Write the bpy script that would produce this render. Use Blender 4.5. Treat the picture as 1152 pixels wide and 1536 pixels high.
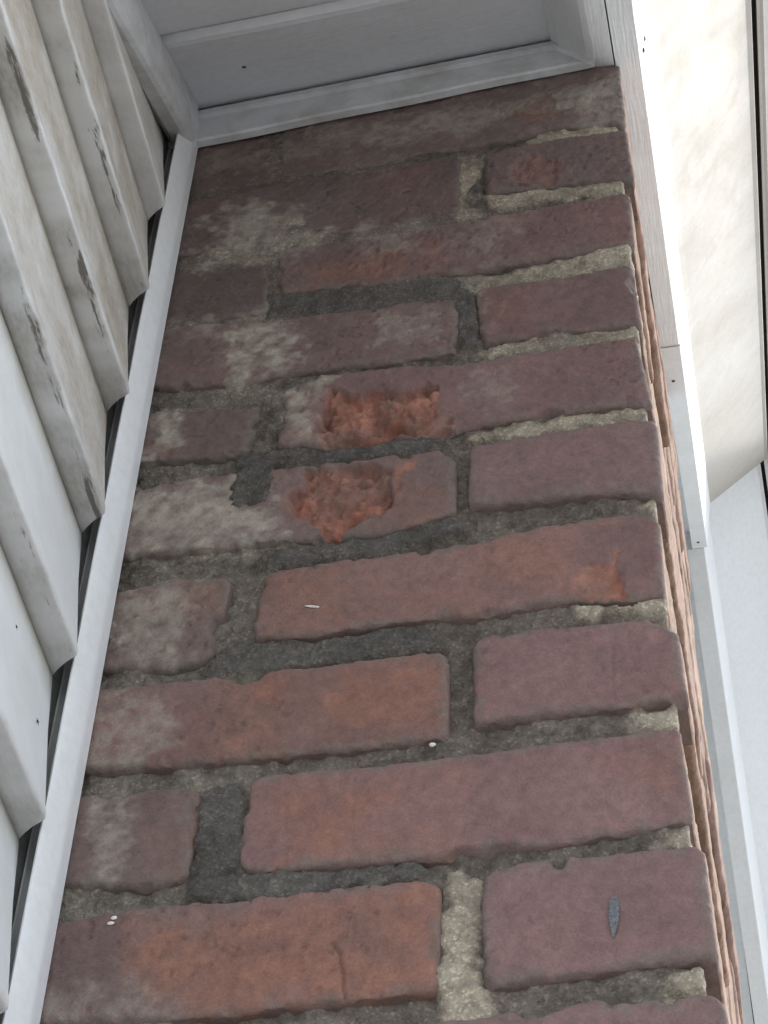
import bpy, math, random
import numpy as np
from mathutils import Matrix, Vector

for o in list(bpy.data.objects):
    bpy.data.objects.remove(o, do_unlink=True)
scene = bpy.context.scene
COL = scene.collection

# ---------------------------------------------------------------- camera, sky, sun, exposure
CAM_LOC = (0.0215, -0.6948, -1.1969)
CAM_R = [[0.981803, 0.187649, 0.029158], [-0.12606, 0.758844, -0.638956], [-0.142026, 0.623654, 0.76869]]
CAM_F = 3350.0

cam = bpy.data.cameras.new('camera')
cam.sensor_fit = 'VERTICAL'
cam.sensor_height = 36.0
cam.lens = 36.0 * CAM_F / 1536.0
cam.clip_start = 0.02
cam.clip_end = 500.0
cam_o = bpy.data.objects.new('camera', cam)
COL.objects.link(cam_o)
r_, d_, f_ = CAM_R
M = Matrix(((r_[0], -d_[0], -f_[0], CAM_LOC[0]),
            (r_[1], -d_[1], -f_[1], CAM_LOC[1]),
            (r_[2], -d_[2], -f_[2], CAM_LOC[2]),
            (0, 0, 0, 1)))
cam_o.matrix_world = M
scene.camera = cam_o

SUN_EL = math.radians(38.0)
SUN_AZ = math.radians(54.0)          # from +X towards +Y
sun_dir = Vector((math.cos(SUN_EL) * math.cos(SUN_AZ), math.cos(SUN_EL) * math.sin(SUN_AZ), math.sin(SUN_EL)))
world = bpy.data.worlds.new('World')
scene.world = world
world.use_nodes = True
wn = world.node_tree
bg = wn.nodes['Background']
sky = wn.nodes.new('ShaderNodeTexSky')
sky.sky_type = 'NISHITA'
sky.sun_disc = False
sky.sun_elevation = SUN_EL
sky.sun_rotation = math.atan2(sun_dir.x, sun_dir.y)
sky.air_density = 1.0
sky.dust_density = 0.4
sky.ozone_density = 0.8
hs = wn.nodes.new('ShaderNodeHueSaturation')
hs.inputs['Saturation'].default_value = 0.42
wn.links.new(sky.outputs[0], hs.inputs['Color'])
wn.links.new(hs.outputs[0], bg.inputs[0])
bg.inputs[1].default_value = 0.14
sun = bpy.data.lights.new('sun', 'SUN')
sun.energy = 1.0
sun.angle = math.radians(10.0)
sun.color = (1.0, 0.90, 0.76)
sun_o = bpy.data.objects.new('sun', sun)
COL.objects.link(sun_o)
sun_o.location = (4, 3, 4)
sun_o.rotation_euler = sun_dir.to_track_quat('Z', 'Y').to_euler()
scene.view_settings.view_transform = 'Standard'
scene.view_settings.look = 'None'
scene.view_settings.exposure = 1.66
scene.view_settings.gamma = 1.0
scene.render.resolution_x = 768
scene.render.resolution_y = 1024

# ---------------------------------------------------------------- noise and mask helpers
_rng = np.random.RandomState(7)
_tab = _rng.rand(256, 256).astype(np.float64) * 2 - 1

def vnoise(x, y, seed=0):
    x = np.asarray(x) + seed * 17.31
    y = np.asarray(y) + seed * 9.77
    xi = np.floor(x).astype(np.int64); yi = np.floor(y).astype(np.int64)
    fx = x - xi; fy = y - yi
    fx = fx * fx * fx * (fx * (fx * 6 - 15) + 10); fy = fy * fy * fy * (fy * (fy * 6 - 15) + 10)
    a = _tab[xi & 255, yi & 255]; b = _tab[(xi + 1) & 255, yi & 255]
    c = _tab[xi & 255, (yi + 1) & 255]; d = _tab[(xi + 1) & 255, (yi + 1) & 255]
    return (a * (1 - fx) + b * fx) * (1 - fy) + (c * (1 - fx) + d * fx) * fy

def fbm(x, y, size, seed=0, octv=4, gain=0.55):
    s = 0; amp = 1; tot = 0; k = 1.0 / size
    for i in range(octv):
        s = s + amp * vnoise(x * k, y * k, seed + i * 3.7)
        tot += amp; amp *= gain; k *= 2.03
    return s / tot * 1.4

def sstep(a, b, v):
    t = np.clip((v - a) / (b - a), 0, 1)
    return t * t * (3 - 2 * t)

def sdpoly(x, y, poly):
    """signed distance to a polygon, negative inside"""
    P = np.array(poly); n = len(P)
    d = np.full(x.shape, 1e9); ins = np.zeros(x.shape, bool)
    for i in range(n):
        ax, ay = P[i]; bx, by = P[(i + 1) % n]
        ex, ey = bx - ax, by - ay
        wx, wy = x - ax, y - ay
        t = np.clip((wx * ex + wy * ey) / (ex * ex + ey * ey + 1e-12), 0, 1)
        d = np.minimum(d, (wx - ex * t) ** 2 + (wy - ey * t) ** 2)
        c = ((ay > y) != (by > y)) & (x < (bx - ax) * (y - ay) / (by - ay + 1e-12) + ax)
        ins ^= c
    d = np.sqrt(d)
    return np.where(ins, -d, d)

def near(x, y, poly, m=0.03):
    P = np.array(poly)
    return not (P[:, 0].max() < x.min() - m or P[:, 0].min() > x.max() + m or P[:, 1].max() < y.min() - m or P[:, 1].min() > y.max() + m)

def patch(x, y, poly, soft, warp, seed):
    if not near(x, y, poly): return np.zeros(x.shape)
    d = sdpoly(x, y, poly) + warp * fbm(x, y, 0.012, seed) + warp * 0.5 * fbm(x, y, 0.004, seed + 5)
    return 1 - sstep(-soft, soft, d)

def sdline(x, y, pts):
    d = np.full(x.shape, 1e9)
    for (ax, ay), (bx, by) in zip(pts[:-1], pts[1:]):
        ex, ey = bx - ax, by - ay; wx, wy = x - ax, y - ay
        t = np.clip((wx * ex + wy * ey) / (ex * ex + ey * ey + 1e-12), 0, 1)
        d = np.minimum(d, (wx - ex * t) ** 2 + (wy - ey * t) ** 2)
    return np.sqrt(d)

# ---------------------------------------------------------------- object helpers
def add_obj(name, mesh, mat=None, parent=None):
    o = bpy.data.objects.new(name, mesh)
    COL.objects.link(o)
    if mat and not mesh.materials: mesh.materials.append(mat)
    if parent: o.parent = parent
    return o

def empty(name, loc, label, cat, group=None):
    o = bpy.data.objects.new(name, None)
    o.empty_display_size = 0.1
    COL.objects.link(o)
    o.location = loc
    o['label'] = label; o['category'] = cat
    if group: o['group'] = group
    return o

def tag(o, label, cat, group=None):
    o['label'] = label; o['category'] = cat
    if group: o['group'] = group
    return o

def np_mesh(name, V, F, col=None, smooth=True):
    V = np.ascontiguousarray(V, np.float32); F = np.ascontiguousarray(F, np.int32)
    me = bpy.data.meshes.new(name)
    n = F.shape[1]
    me.vertices.add(len(V)); me.vertices.foreach_set('co', V.ravel())
    me.loops.add(F.size); me.loops.foreach_set('vertex_index', F.ravel())
    me.polygons.add(len(F)); me.polygons.foreach_set('loop_start', np.arange(0, F.size, n, dtype=np.int32))
    me.polygons.foreach_set('loop_total', np.full(len(F), n, np.int32))
    if smooth is not False: me.polygons.foreach_set('use_smooth', np.ones(len(F), bool) if smooth is True else smooth)
    if col is not None:
        a = me.color_attributes.new('Col', 'FLOAT_COLOR', 'POINT')
        c4 = np.ones((len(V), 4), np.float32); c4[:, :3] = col
        a.data.foreach_set('color', c4.ravel())
    me.update(calc_edges=True)
    me.validate()
    return me

def grid_faces(nu, nv):
    i = np.arange(nu - 1)[:, None]; j = np.arange(nv - 1)[None, :]
    a = i * nv + j
    return np.stack([a, a + nv, a + nv + 1, a + 1], -1).reshape(-1, 4)

def inner(nu, nv, left=True, right=True):
    """smooth flag per grid face: the turned-back rim stays flat"""
    m = np.ones((nu - 1, nv - 1), bool)
    m[:, 0] = m[:, -1] = False
    if left: m[0] = False
    if right: m[-1] = False
    return m.ravel()

def poly_mesh(name, verts, faces, bevel=0.0, smooth=False):
    me = bpy.data.meshes.new(name)
    me.from_pydata([tuple(v) for v in verts], [], faces)
    me.update()
    if bevel > 0:
        import bmesh
        bm = bmesh.new(); bm.from_mesh(me)
        bmesh.ops.recalc_face_normals(bm, faces=bm.faces)
        bmesh.ops.bevel(bm, geom=list(bm.edges), offset=bevel, segments=2, affect='EDGES', profile=0.6)
        bm.to_mesh(me); bm.free()
    else:
        import bmesh
        bm = bmesh.new(); bm.from_mesh(me)
        bmesh.ops.recalc_face_normals(bm, faces=bm.faces)
        bm.to_mesh(me); bm.free()
    if smooth:
        for p in me.polygons: p.use_smooth = True
    return me

def box_mesh(name, x0, x1, y0, y1, z0, z1, bevel=0.0):
    v = [(x0, y0, z0), (x1, y0, z0), (x1, y1, z0), (x0, y1, z0), (x0, y0, z1), (x1, y0, z1), (x1, y1, z1), (x0, y1, z1)]
    f = [(0, 3, 2, 1), (4, 5, 6, 7), (0, 1, 5, 4), (1, 2, 6, 5), (2, 3, 7, 6), (3, 0, 4, 7)]
    return poly_mesh(name, v, f, bevel)

def sweep(name, prof, ys, zfun, xfun=None, bevel=0.0, smooth=False):
    """closed profile (X, dz) carried along Y on the slope zfun"""
    n = len(prof); V = []; F = []
    for y in ys:
        for (x, dz) in prof:
            V.append((x + (xfun(y) if xfun else 0), y, zfun(y) + dz))
    for k in range(len(ys) - 1):
        for i in range(n):
            j = (i + 1) % n
            F.append((k * n + i, k * n + j, (k + 1) * n + j, (k + 1) * n + i))
    F.append(tuple(range(n))); F.append(tuple(reversed(range((len(ys) - 1) * n, len(ys) * n))))
    return poly_mesh(name, V, F, bevel, smooth)

# ---------------------------------------------------------------- materials
def mat_new(name):
    m = bpy.data.materials.new(name); m.use_nodes = True
    nt = m.node_tree
    return m, nt, nt.nodes['Principled BSDF']

def nd(nt, kind, **kw):
    n = nt.nodes.new(kind)
    for k, v in kw.items():
        if k.startswith('_'): setattr(n, k[1:], v)
        else: n.inputs[k].default_value = v
    return n

def position(nt, scale=(1, 1, 1)):
    g = nt.nodes.new('ShaderNodeNewGeometry')
    m = nt.nodes.new('ShaderNodeMapping'); m.inputs['Scale'].default_value = scale
    nt.links.new(g.outputs['Position'], m.inputs['Vector'])
    return m.outputs[0]

def noise(nt, vec, scale, detail=4, rough=0.55, dist=0.0):
    n = nd(nt, 'ShaderNodeTexNoise', Scale=scale, Detail=detail, Roughness=rough, Distortion=dist)
    nt.links.new(vec, n.inputs['Vector'])
    return n.outputs['Fac']

def ramp(nt, fac, stops):
    r = nt.nodes.new('ShaderNodeValToRGB')
    e = r.color_ramp.elements
    while len(e) < len(stops): e.new(0.5)
    for el, (p, c) in zip(e, stops):
        el.position = p; el.color = (*c, 1) if len(c) == 3 else c
    nt.links.new(fac, r.inputs[0])
    return r.outputs[0]

def mixc(nt, fac, a, b, mode='MIX'):
    m = nt.nodes.new('ShaderNodeMix'); m.data_type = 'RGBA'; m.blend_type = mode
    for sock, v in ((m.inputs[0], fac), (m.inputs[6], a), (m.inputs[7], b)):
        if hasattr(v, 'links'): nt.links.new(v, sock)
        else: sock.default_value = v if not isinstance(v, tuple) else (*v, 1)
    return m.outputs[2]

def bump(nt, h, dist, strength=1.0, prev=None):
    b = nd(nt, 'ShaderNodeBump', Strength=strength, Distance=dist)
    nt.links.new(h, b.inputs['Height'])
    if prev: nt.links.new(prev, b.inputs['Normal'])
    return b.outputs[0]

def attr(nt, name='Col'):
    a = nt.nodes.new('ShaderNodeAttribute'); a.attribute_name = name
    return a.outputs['Color']

def make_brick_mat():
    m, nt, p = mat_new('fired_clay')
    v = position(nt)
    g1 = noise(nt, v, 900, 3, 0.7)
    g2 = noise(nt, v, 160, 5, 0.65)
    c = mixc(nt, 1.0, attr(nt), ramp(nt, g2, [(0.3, (0.84, 0.84, 0.85)), (0.7, (1.14, 1.13, 1.12))]), 'MULTIPLY')
    c = mixc(nt, 1.0, c, ramp(nt, g1, [(0.25, (0.80, 0.80, 0.81)), (0.75, (1.20, 1.19, 1.18))]), 'MULTIPLY')
    nt.links.new(c, p.inputs['Base Color'])
    p.inputs['Roughness'].default_value = 0.88
    p.inputs['Specular IOR Level'].default_value = 0.25
    b = bump(nt, g2, 0.0022, 0.55)
    b = bump(nt, g1, 0.0006, 0.6, b)
    nt.links.new(b, p.inputs['Normal'])
    return m

def make_mortar_mat():
    m, nt, p = mat_new('sandy_mortar')
    v = position(nt)
    vo = nd(nt, 'ShaderNodeTexVoronoi', Scale=800.0); nt.links.new(v, vo.inputs['Vector'])
    g2 = noise(nt, v, 240, 5, 0.7)
    c = mixc(nt, 1.0, attr(nt), ramp(nt, g2, [(0.3, (0.72, 0.72, 0.72)), (0.7, (1.25, 1.25, 1.24))]), 'MULTIPLY')
    sep = nt.nodes.new('ShaderNodeSeparateColor'); nt.links.new(vo.outputs['Color'], sep.inputs[0])
    grains = ramp(nt, sep.outputs[0], [(0.0, (0.8, 0.8, 0.8)), (0.84, (1.03, 1.03, 1.03)), (0.97, (1.4, 1.37, 1.31))])
    c = mixc(nt, 1.0, c, grains, 'MULTIPLY')
    nt.links.new(c, p.inputs['Base Color'])
    p.inputs['Roughness'].default_value = 0.95
    p.inputs['Specular IOR Level'].default_value = 0.15
    b = bump(nt, vo.outputs['Distance'], 0.0014, 0.5)
    b = bump(nt, g2, 0.002, 0.7, b)
    nt.links.new(b, p.inputs['Normal'])
    return m

def make_siding_mat():
    m, nt, p = mat_new('weathered_siding_paint')
    g = noise(nt, position(nt, (1, 0.4, 1)), 420, 5, 0.65)
    g2 = noise(nt, position(nt), 45, 5, 0.6)
    g3 = noise(nt, position(nt, (2.6, 0.32, 2.6)), 150, 6, 0.72)
    sep = nt.nodes.new('ShaderNodeSeparateColor'); nt.links.new(attr(nt, 'Grime'), sep.inputs[0])
    c = mixc(nt, 1.0, attr(nt), ramp(nt, g2, [(0.3, (0.95, 0.945, 0.935)), (0.65, (1.02, 1.02, 1.02))]), 'MULTIPLY')
    speck = ramp(nt, g, [(0.32, (0.72, 0.69, 0.65)), (0.62, (1.12, 1.11, 1.09))])
    c = mixc(nt, sep.outputs[1], c, mixc(nt, 1.0, c, speck, 'MULTIPLY'))
    c = mixc(nt, sep.outputs[2], c, mixc(nt, 1.0, c, speck, 'MULTIPLY'))
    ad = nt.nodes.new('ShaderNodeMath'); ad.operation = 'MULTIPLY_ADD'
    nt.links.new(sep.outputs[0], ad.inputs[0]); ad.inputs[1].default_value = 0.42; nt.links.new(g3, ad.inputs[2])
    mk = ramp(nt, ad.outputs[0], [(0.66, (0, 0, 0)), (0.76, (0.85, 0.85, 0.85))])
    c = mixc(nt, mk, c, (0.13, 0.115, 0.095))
    nt.links.new(c, p.inputs['Base Color'])
    p.inputs['Roughness'].default_value = 0.5
    p.inputs['Specular IOR Level'].default_value = 0.35
    nt.links.new(bump(nt, g, 0.0005, 0.3), p.inputs['Normal'])
    return m

def make_metal_mat(name, base, dirt, lines=(1, 1, 1), line_scale=300, line_depth=0.0004, dirt_amt=0.5, wave=0.0, rough=0.45, dirt_scale=14, wave_scale=7):
    m, nt, p = mat_new(name)
    ln = noise(nt, position(nt, lines), line_scale, 3, 0.6)
    d1 = noise(nt, position(nt), dirt_scale, 6, 0.62, 0.4)
    d2 = noise(nt, position(nt), 190, 3, 0.6)
    f1 = ramp(nt, d1, [(0.42, (0, 0, 0)), (0.78, (dirt_amt,) * 3)])
    c = mixc(nt, f1, base, dirt)
    c = mixc(nt, 1.0, c, ramp(nt, d2, [(0.28, (0.95, 0.95, 0.945)), (0.6, (1.02, 1.02, 1.02))]), 'MULTIPLY')
    nt.links.new(c, p.inputs['Base Color'])
    rr = ramp(nt, d1, [(0.3, (rough - 0.08,) * 3), (0.7, (rough + 0.15,) * 3)])
    nt.links.new(rr, p.inputs['Roughness'])
    b = bump(nt, ln, line_depth, 0.6)
    if wave:
        w = noise(nt, position(nt, (1, 1, 1)), wave_scale, 2, 0.5, 0.8)
        b = bump(nt, w, wave, 1.0, b)
    nt.links.new(b, p.inputs['Normal'])
    return m

def make_plain(name, c, rough=0.6, spread=0.2, scale=200, spec=0.3):
    m, nt, p = mat_new(name)
    g = noise(nt, position(nt), scale, 4, 0.6)
    col = mixc(nt, 1.0, c, ramp(nt, g, [(0.3, (1 - spread,) * 3), (0.7, (1 + spread,) * 3)]), 'MULTIPLY')
    nt.links.new(col, p.inputs['Base Color'])
    p.inputs['Roughness'].default_value = rough
    p.inputs['Specular IOR Level'].default_value = spec
    nt.links.new(bump(nt, g, 0.0006, 0.4), p.inputs['Normal'])
    return m

BRICK = make_brick_mat()
MORTAR = make_mortar_mat()
SIDING = make_siding_mat()
SOFFIT = make_metal_mat('grey_white_soffit_paint', (0.68, 0.70, 0.72), (0.55, 0.55, 0.54), (0.06, 1, 1), 420, 0.0005, 0.5)
TRIM = make_metal_mat('grey_white_trim_paint', (0.64, 0.66, 0.675), (0.40, 0.38, 0.35), (0.3, 1, 1), 200, 0.0003, 0.9, 0.0, 0.42, 30)
CHANNEL = make_metal_mat('white_channel_vinyl', (0.82, 0.835, 0.845), (0.70, 0.69, 0.66), (1, 1, 0.1), 260, 0.0002, 0.45, 0.0, 0.36, 22)
GRAIN = make_metal_mat('woodgrain_aluminium', (0.70, 0.715, 0.72), (0.55, 0.54, 0.51), (1, 0.045, 0.045), 620, 0.0007, 0.35)
FASC = make_metal_mat('smooth_white_aluminium', (0.70, 0.72, 0.73), (0.56, 0.55, 0.52), (1, 0.1, 0.1), 300, 0.0002, 0.4)
CREAM = make_metal_mat('rippled_warm_tinted_aluminium', (0.42, 0.40, 0.36), (0.38, 0.35, 0.305), (1, 0.4, 0.4), 90, 0.0004, 0.3, 0.0010, 0.5, 9, 16)  # white sheet tinted cream: warm light put into the base colour
PALEB = make_metal_mat('white_cover_sheet', (0.72, 0.75, 0.77), (0.66, 0.68, 0.69), (1, 0.3, 0.3), 60, 0.0002, 0.4, 0.003, 0.4, 9, 8)
SHINGLE = make_plain('asphalt_shingle', (0.05, 0.048, 0.047), 0.95, 0.3, 300)
DARKMAT = make_plain('gap_and_insect_dark', (0.03, 0.028, 0.026), 0.9, 0.3, 500)  # near-black for insects and for the shade painted in the roof gap
CONCRETE = make_plain('concrete_paving', (0.31, 0.30, 0.29), 0.9, 0.15, 9)
RUST = make_plain('rusty_screw', (0.10, 0.075, 0.06), 0.7, 0.4, 900)
COCOON = make_plain('grey_silk', (0.15, 0.155, 0.17), 0.85, 0.5, 900)
FLECKM = make_plain('white_droppings', (0.75, 0.72, 0.66), 0.8, 0.2, 900)

# ---------------------------------------------------------------- measured wall layout (metres: X, Z on the brick face)
BRICKS = [('R0', [(-0.1105, -0.6556), (-0.0882, -0.655), (-0.0517, -0.6522), (0.0032, -0.6546)], [(-0.1098, -0.7067), (0.0061, -0.7057)], [(-0.1105, -0.6556), (-0.111, -0.7066)], [(0.003, -0.6546), (0.0066, -0.7057)], 0.1, (0.25, 0.14, 0.128), 0.2),
 ('R0l', [(-0.2734, -0.651), (-0.2015, -0.6542), (-0.1316, -0.6557), (-0.1171, -0.6555)], [(-0.2705, -0.7024), (-0.1186, -0.7058)], [(-0.279, -0.6503), (-0.2759, -0.7018)], [(-0.1179, -0.6554), (-0.1186, -0.7058)], 0, (0.28, 0.13, 0.1), 0),
 ('R1h', [(-0.0887, -0.5817), (-0.0711, -0.5791), (-0.0339, -0.5791), (0.0018, -0.5797)], [(-0.0889, -0.6414), (-0.0526, -0.6399), (-0.016, -0.6385), (0.0026, -0.6385)], [(-0.0887, -0.5817), (-0.0884, -0.6414)], [(0.0018, -0.5797), (0.003, -0.6395)],
  0.203, (0.255, 0.138, 0.13), 0.5),
 ('R1l', [(-0.2777, -0.5865), (-0.2342, -0.5816), (-0.1995, -0.5814), (-0.1428, -0.5824), (-0.1208, -0.5824), (-0.1054, -0.5852)], [(-0.2753, -0.6386), (-0.1998, -0.6434), (-0.1434, -0.6421), (-0.1059, -0.6416)],
  [(-0.2807, -0.5861), (-0.2796, -0.6381)], [(-0.1054, -0.5852), (-0.1059, -0.6416)], 0, (0.265, 0.125, 0.1), 0.5),
 ('R2', [(-0.1956, -0.5186), (-0.1842, -0.5127), (-0.1373, -0.5145), (-0.0893, -0.5146), (-0.0378, -0.5125), (-0.0031, -0.5118)], [(-0.1933, -0.5683), (-0.1433, -0.571), (-0.1231, -0.5719), (-0.0635, -0.5721), (-0.0082, -0.5674), (-0.0011, -0.5651)],
  [(-0.1947, -0.5147), (-0.1936, -0.5683)], [(-0.0028, -0.5119), (-0.0009, -0.5658)], 0.1, (0.265, 0.135, 0.125), 0.6),
 ('R2l', [(-0.2769, -0.5107), (-0.2498, -0.5163), (-0.2373, -0.5129), (-0.214, -0.5167)], [(-0.2809, -0.5655), (-0.2561, -0.5662), (-0.234, -0.571), (-0.2143, -0.5684)], [(-0.2785, -0.5104), (-0.2809, -0.5655)],
  [(-0.2127, -0.5169), (-0.2148, -0.5691)], 0, (0.19, 0.125, 0.108), 0.3),
 ('R3h', [(-0.093, -0.4402), (-0.0681, -0.4387), (-0.0178, -0.4403), (0.0001, -0.4417)], [(-0.0916, -0.4967), (-0.0639, -0.4952), (-0.0178, -0.4969), (0.0022, -0.4947)], [(-0.093, -0.4402), (-0.0916, -0.4967)], [(0.0001, -0.4417), (0.0022, -0.4951)],
  0.203, (0.262, 0.14, 0.132), 0.6),
 ('R3l', [(-0.2767, -0.444), (-0.2192, -0.4449), (-0.1791, -0.4458), (-0.1133, -0.4453), (-0.1036, -0.446)], [(-0.2758, -0.496), (-0.2316, -0.5002), (-0.1816, -0.5025), (-0.128, -0.5033), (-0.1029, -0.5023)], [(-0.2767, -0.444), (-0.2774, -0.4958)],
  [(-0.1033, -0.4461), (-0.1029, -0.5031)], 0, (0.245, 0.122, 0.1), 0.4),
 ('R4', [(-0.1981, -0.3751), (-0.1401, -0.373), (-0.0887, -0.3718), (-0.074, -0.3681), (-0.0313, -0.3654), (-0.0025, -0.365)],
  [(-0.1975, -0.4222), (-0.172, -0.4256), (-0.1301, -0.4232), (-0.0889, -0.4245), (-0.0679, -0.4236), (-0.0416, -0.4224), (-0.0161, -0.4279), (-0.0033, -0.4251)], [(-0.1978, -0.3741), (-0.1975, -0.4222)], [(-0.0026, -0.366), (-0.0033, -0.4251)], 0.1,
  (0.275, 0.138, 0.12), 0.7),
 ('R4l', [(-0.2767, -0.3681), (-0.242, -0.3719), (-0.2115, -0.3756)], [(-0.2787, -0.4291), (-0.2408, -0.4354), (-0.2186, -0.4337)], [(-0.2767, -0.3681), (-0.2769, -0.4303)], [(-0.2108, -0.3752), (-0.2174, -0.4357)], 0, (0.21, 0.135, 0.112), 0.2),
 ('R5h', [(-0.094, -0.2951), (-0.0626, -0.2945), (-0.0213, -0.2929), (0.0006, -0.2948)], [(-0.0943, -0.3443), (-0.0637, -0.3462), (-0.0184, -0.3486), (0.0004, -0.355)], [(-0.094, -0.2945), (-0.0943, -0.3448)], [(0.0013, -0.295), (0.0007, -0.3555)],
  0.203, (0.25, 0.145, 0.142), 0.8),
 ('R5l', [(-0.2758, -0.2907), (-0.2188, -0.2923), (-0.18, -0.2926), (-0.1221, -0.2947), (-0.1009, -0.2953)], [(-0.2757, -0.349), (-0.2356, -0.3504), (-0.1961, -0.3512), (-0.1676, -0.3552), (-0.1399, -0.3579), (-0.1006, -0.3477)],
  [(-0.2758, -0.2907), (-0.2773, -0.3497)], [(-0.1005, -0.2948), (-0.1003, -0.3488)], 0, (0.225, 0.145, 0.128), 0.4),
 ('R6', [(-0.1961, -0.2253), (-0.1748, -0.2161), (-0.1283, -0.2182), (-0.0965, -0.2243), (-0.0864, -0.2217), (-0.055, -0.2205), (-0.0052, -0.22)],
  [(-0.1963, -0.2768), (-0.1748, -0.2791), (-0.1118, -0.284), (-0.0866, -0.2798), (-0.0457, -0.2786), (-0.0002, -0.2818)], [(-0.1962, -0.2241), (-0.1963, -0.2768)], [(-0.0049, -0.2201), (0.0001, -0.2824)], 0.1, (0.235, 0.132, 0.122), 0.6),
 ('R6l', [(-0.2799, -0.2261), (-0.2418, -0.2314), (-0.2072, -0.2361)], [(-0.28, -0.2712), (-0.2449, -0.2751), (-0.2113, -0.2788)], [(-0.2799, -0.2261), (-0.28, -0.2712)], [(-0.2069, -0.2361), (-0.2116, -0.2793)], 0, (0.18, 0.13, 0.108), 0.2),
 ('R7h', [(-0.0902, -0.1533), (-0.047, -0.1549), (-0.0035, -0.1506)], [(-0.087, -0.2093), (-0.0546, -0.207), (-0.0018, -0.2103)], [(-0.0902, -0.1533), (-0.087, -0.2093)], [(-0.0032, -0.1507), (-0.0015, -0.211)], 0.203, (0.205, 0.118, 0.112), 0.8),
 ('R7l', [(-0.2733, -0.1484), (-0.2563, -0.1492), (-0.2045, -0.157), (-0.138, -0.1574), (-0.1133, -0.1555), (-0.1, -0.1588)], [(-0.2745, -0.2071), (-0.2334, -0.2127), (-0.1784, -0.2116), (-0.1284, -0.2139), (-0.0998, -0.2106)],
  [(-0.2733, -0.1484), (-0.2765, -0.2067)], [(-0.0996, -0.1589), (-0.0998, -0.2125)], 0, (0.195, 0.125, 0.112), 0.5),
 ('R8', [(-0.2095, -0.0828), (-0.1508, -0.0823), (-0.0873, -0.0797), (-0.0009, -0.0756)], [(-0.2046, -0.1322), (-0.149, -0.1359), (-0.0875, -0.1359), (-0.038, -0.1336), (-0.0009, -0.1302)], [(-0.2096, -0.082), (-0.2046, -0.1322)],
  [(-0.0005, -0.0757), (-0.0006, -0.131)], 0.1, (0.205, 0.118, 0.108), 0.5),
 ('R8l', [(-0.276, -0.0872), (-0.2428, -0.0928), (-0.2135, -0.096)], [(-0.2774, -0.1474), (-0.2379, -0.149), (-0.2091, -0.1466)], [(-0.276, -0.0872), (-0.2774, -0.1474)], [(-0.2135, -0.096), (-0.2091, -0.1473)], 0, (0.145, 0.105, 0.098), 0.2),
 ('R9h', [(-0.0861, -0.0073), (-0.0467, -0.0038), (0.0013, -0.0044)], [(-0.0844, -0.0555), (-0.0481, -0.0566), (0.003, -0.0619)], [(-0.0861, -0.0065), (-0.084, -0.0556)], [(0.0017, -0.0045), (0.003, -0.0619)], 0.203, (0.18, 0.12, 0.115), 0.6),
 ('R9l', [(-0.2752, -0.0144), (-0.1996, -0.0057), (-0.1367, -0.007), (-0.0994, -0.0043)], [(-0.2733, -0.0735), (-0.1954, -0.0763), (-0.135, -0.0742), (-0.0992, -0.067)], [(-0.2752, -0.0144), (-0.2754, -0.0729)],
  [(-0.0994, -0.0035), (-0.0984, -0.0679)], 0, (0.165, 0.118, 0.113), 0.2),
 ('R10', [(-0.2192, 0.0981), (-0.0953, 0.1081), (0.0028, 0.1123)], [(-0.2125, -0.0021), (-0.1535, -0.0022), (-0.0994, 0.0021), (-0.0394, 0.0085), (0.0008, 0.0013)], [(-0.2192, 0.0981), (-0.2125, -0.0021)], [(0.0013, 0.1083), (0.0016, 0.0003)], 0.1,
  (0.215, 0.15, 0.135), 0.3),
 ('R10l', [(-0.2806, 0.0818), (-0.2237, 0.0995)], [(-0.2761, -0.0064), (-0.2504, -0.0065), (-0.2175, -0.0031)], [(-0.2783, 0.0811), (-0.2761, -0.0064)], [(-0.2247, 0.0997), (-0.2175, -0.0031)], 0, (0.175, 0.135, 0.125), 0.1)]
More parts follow.
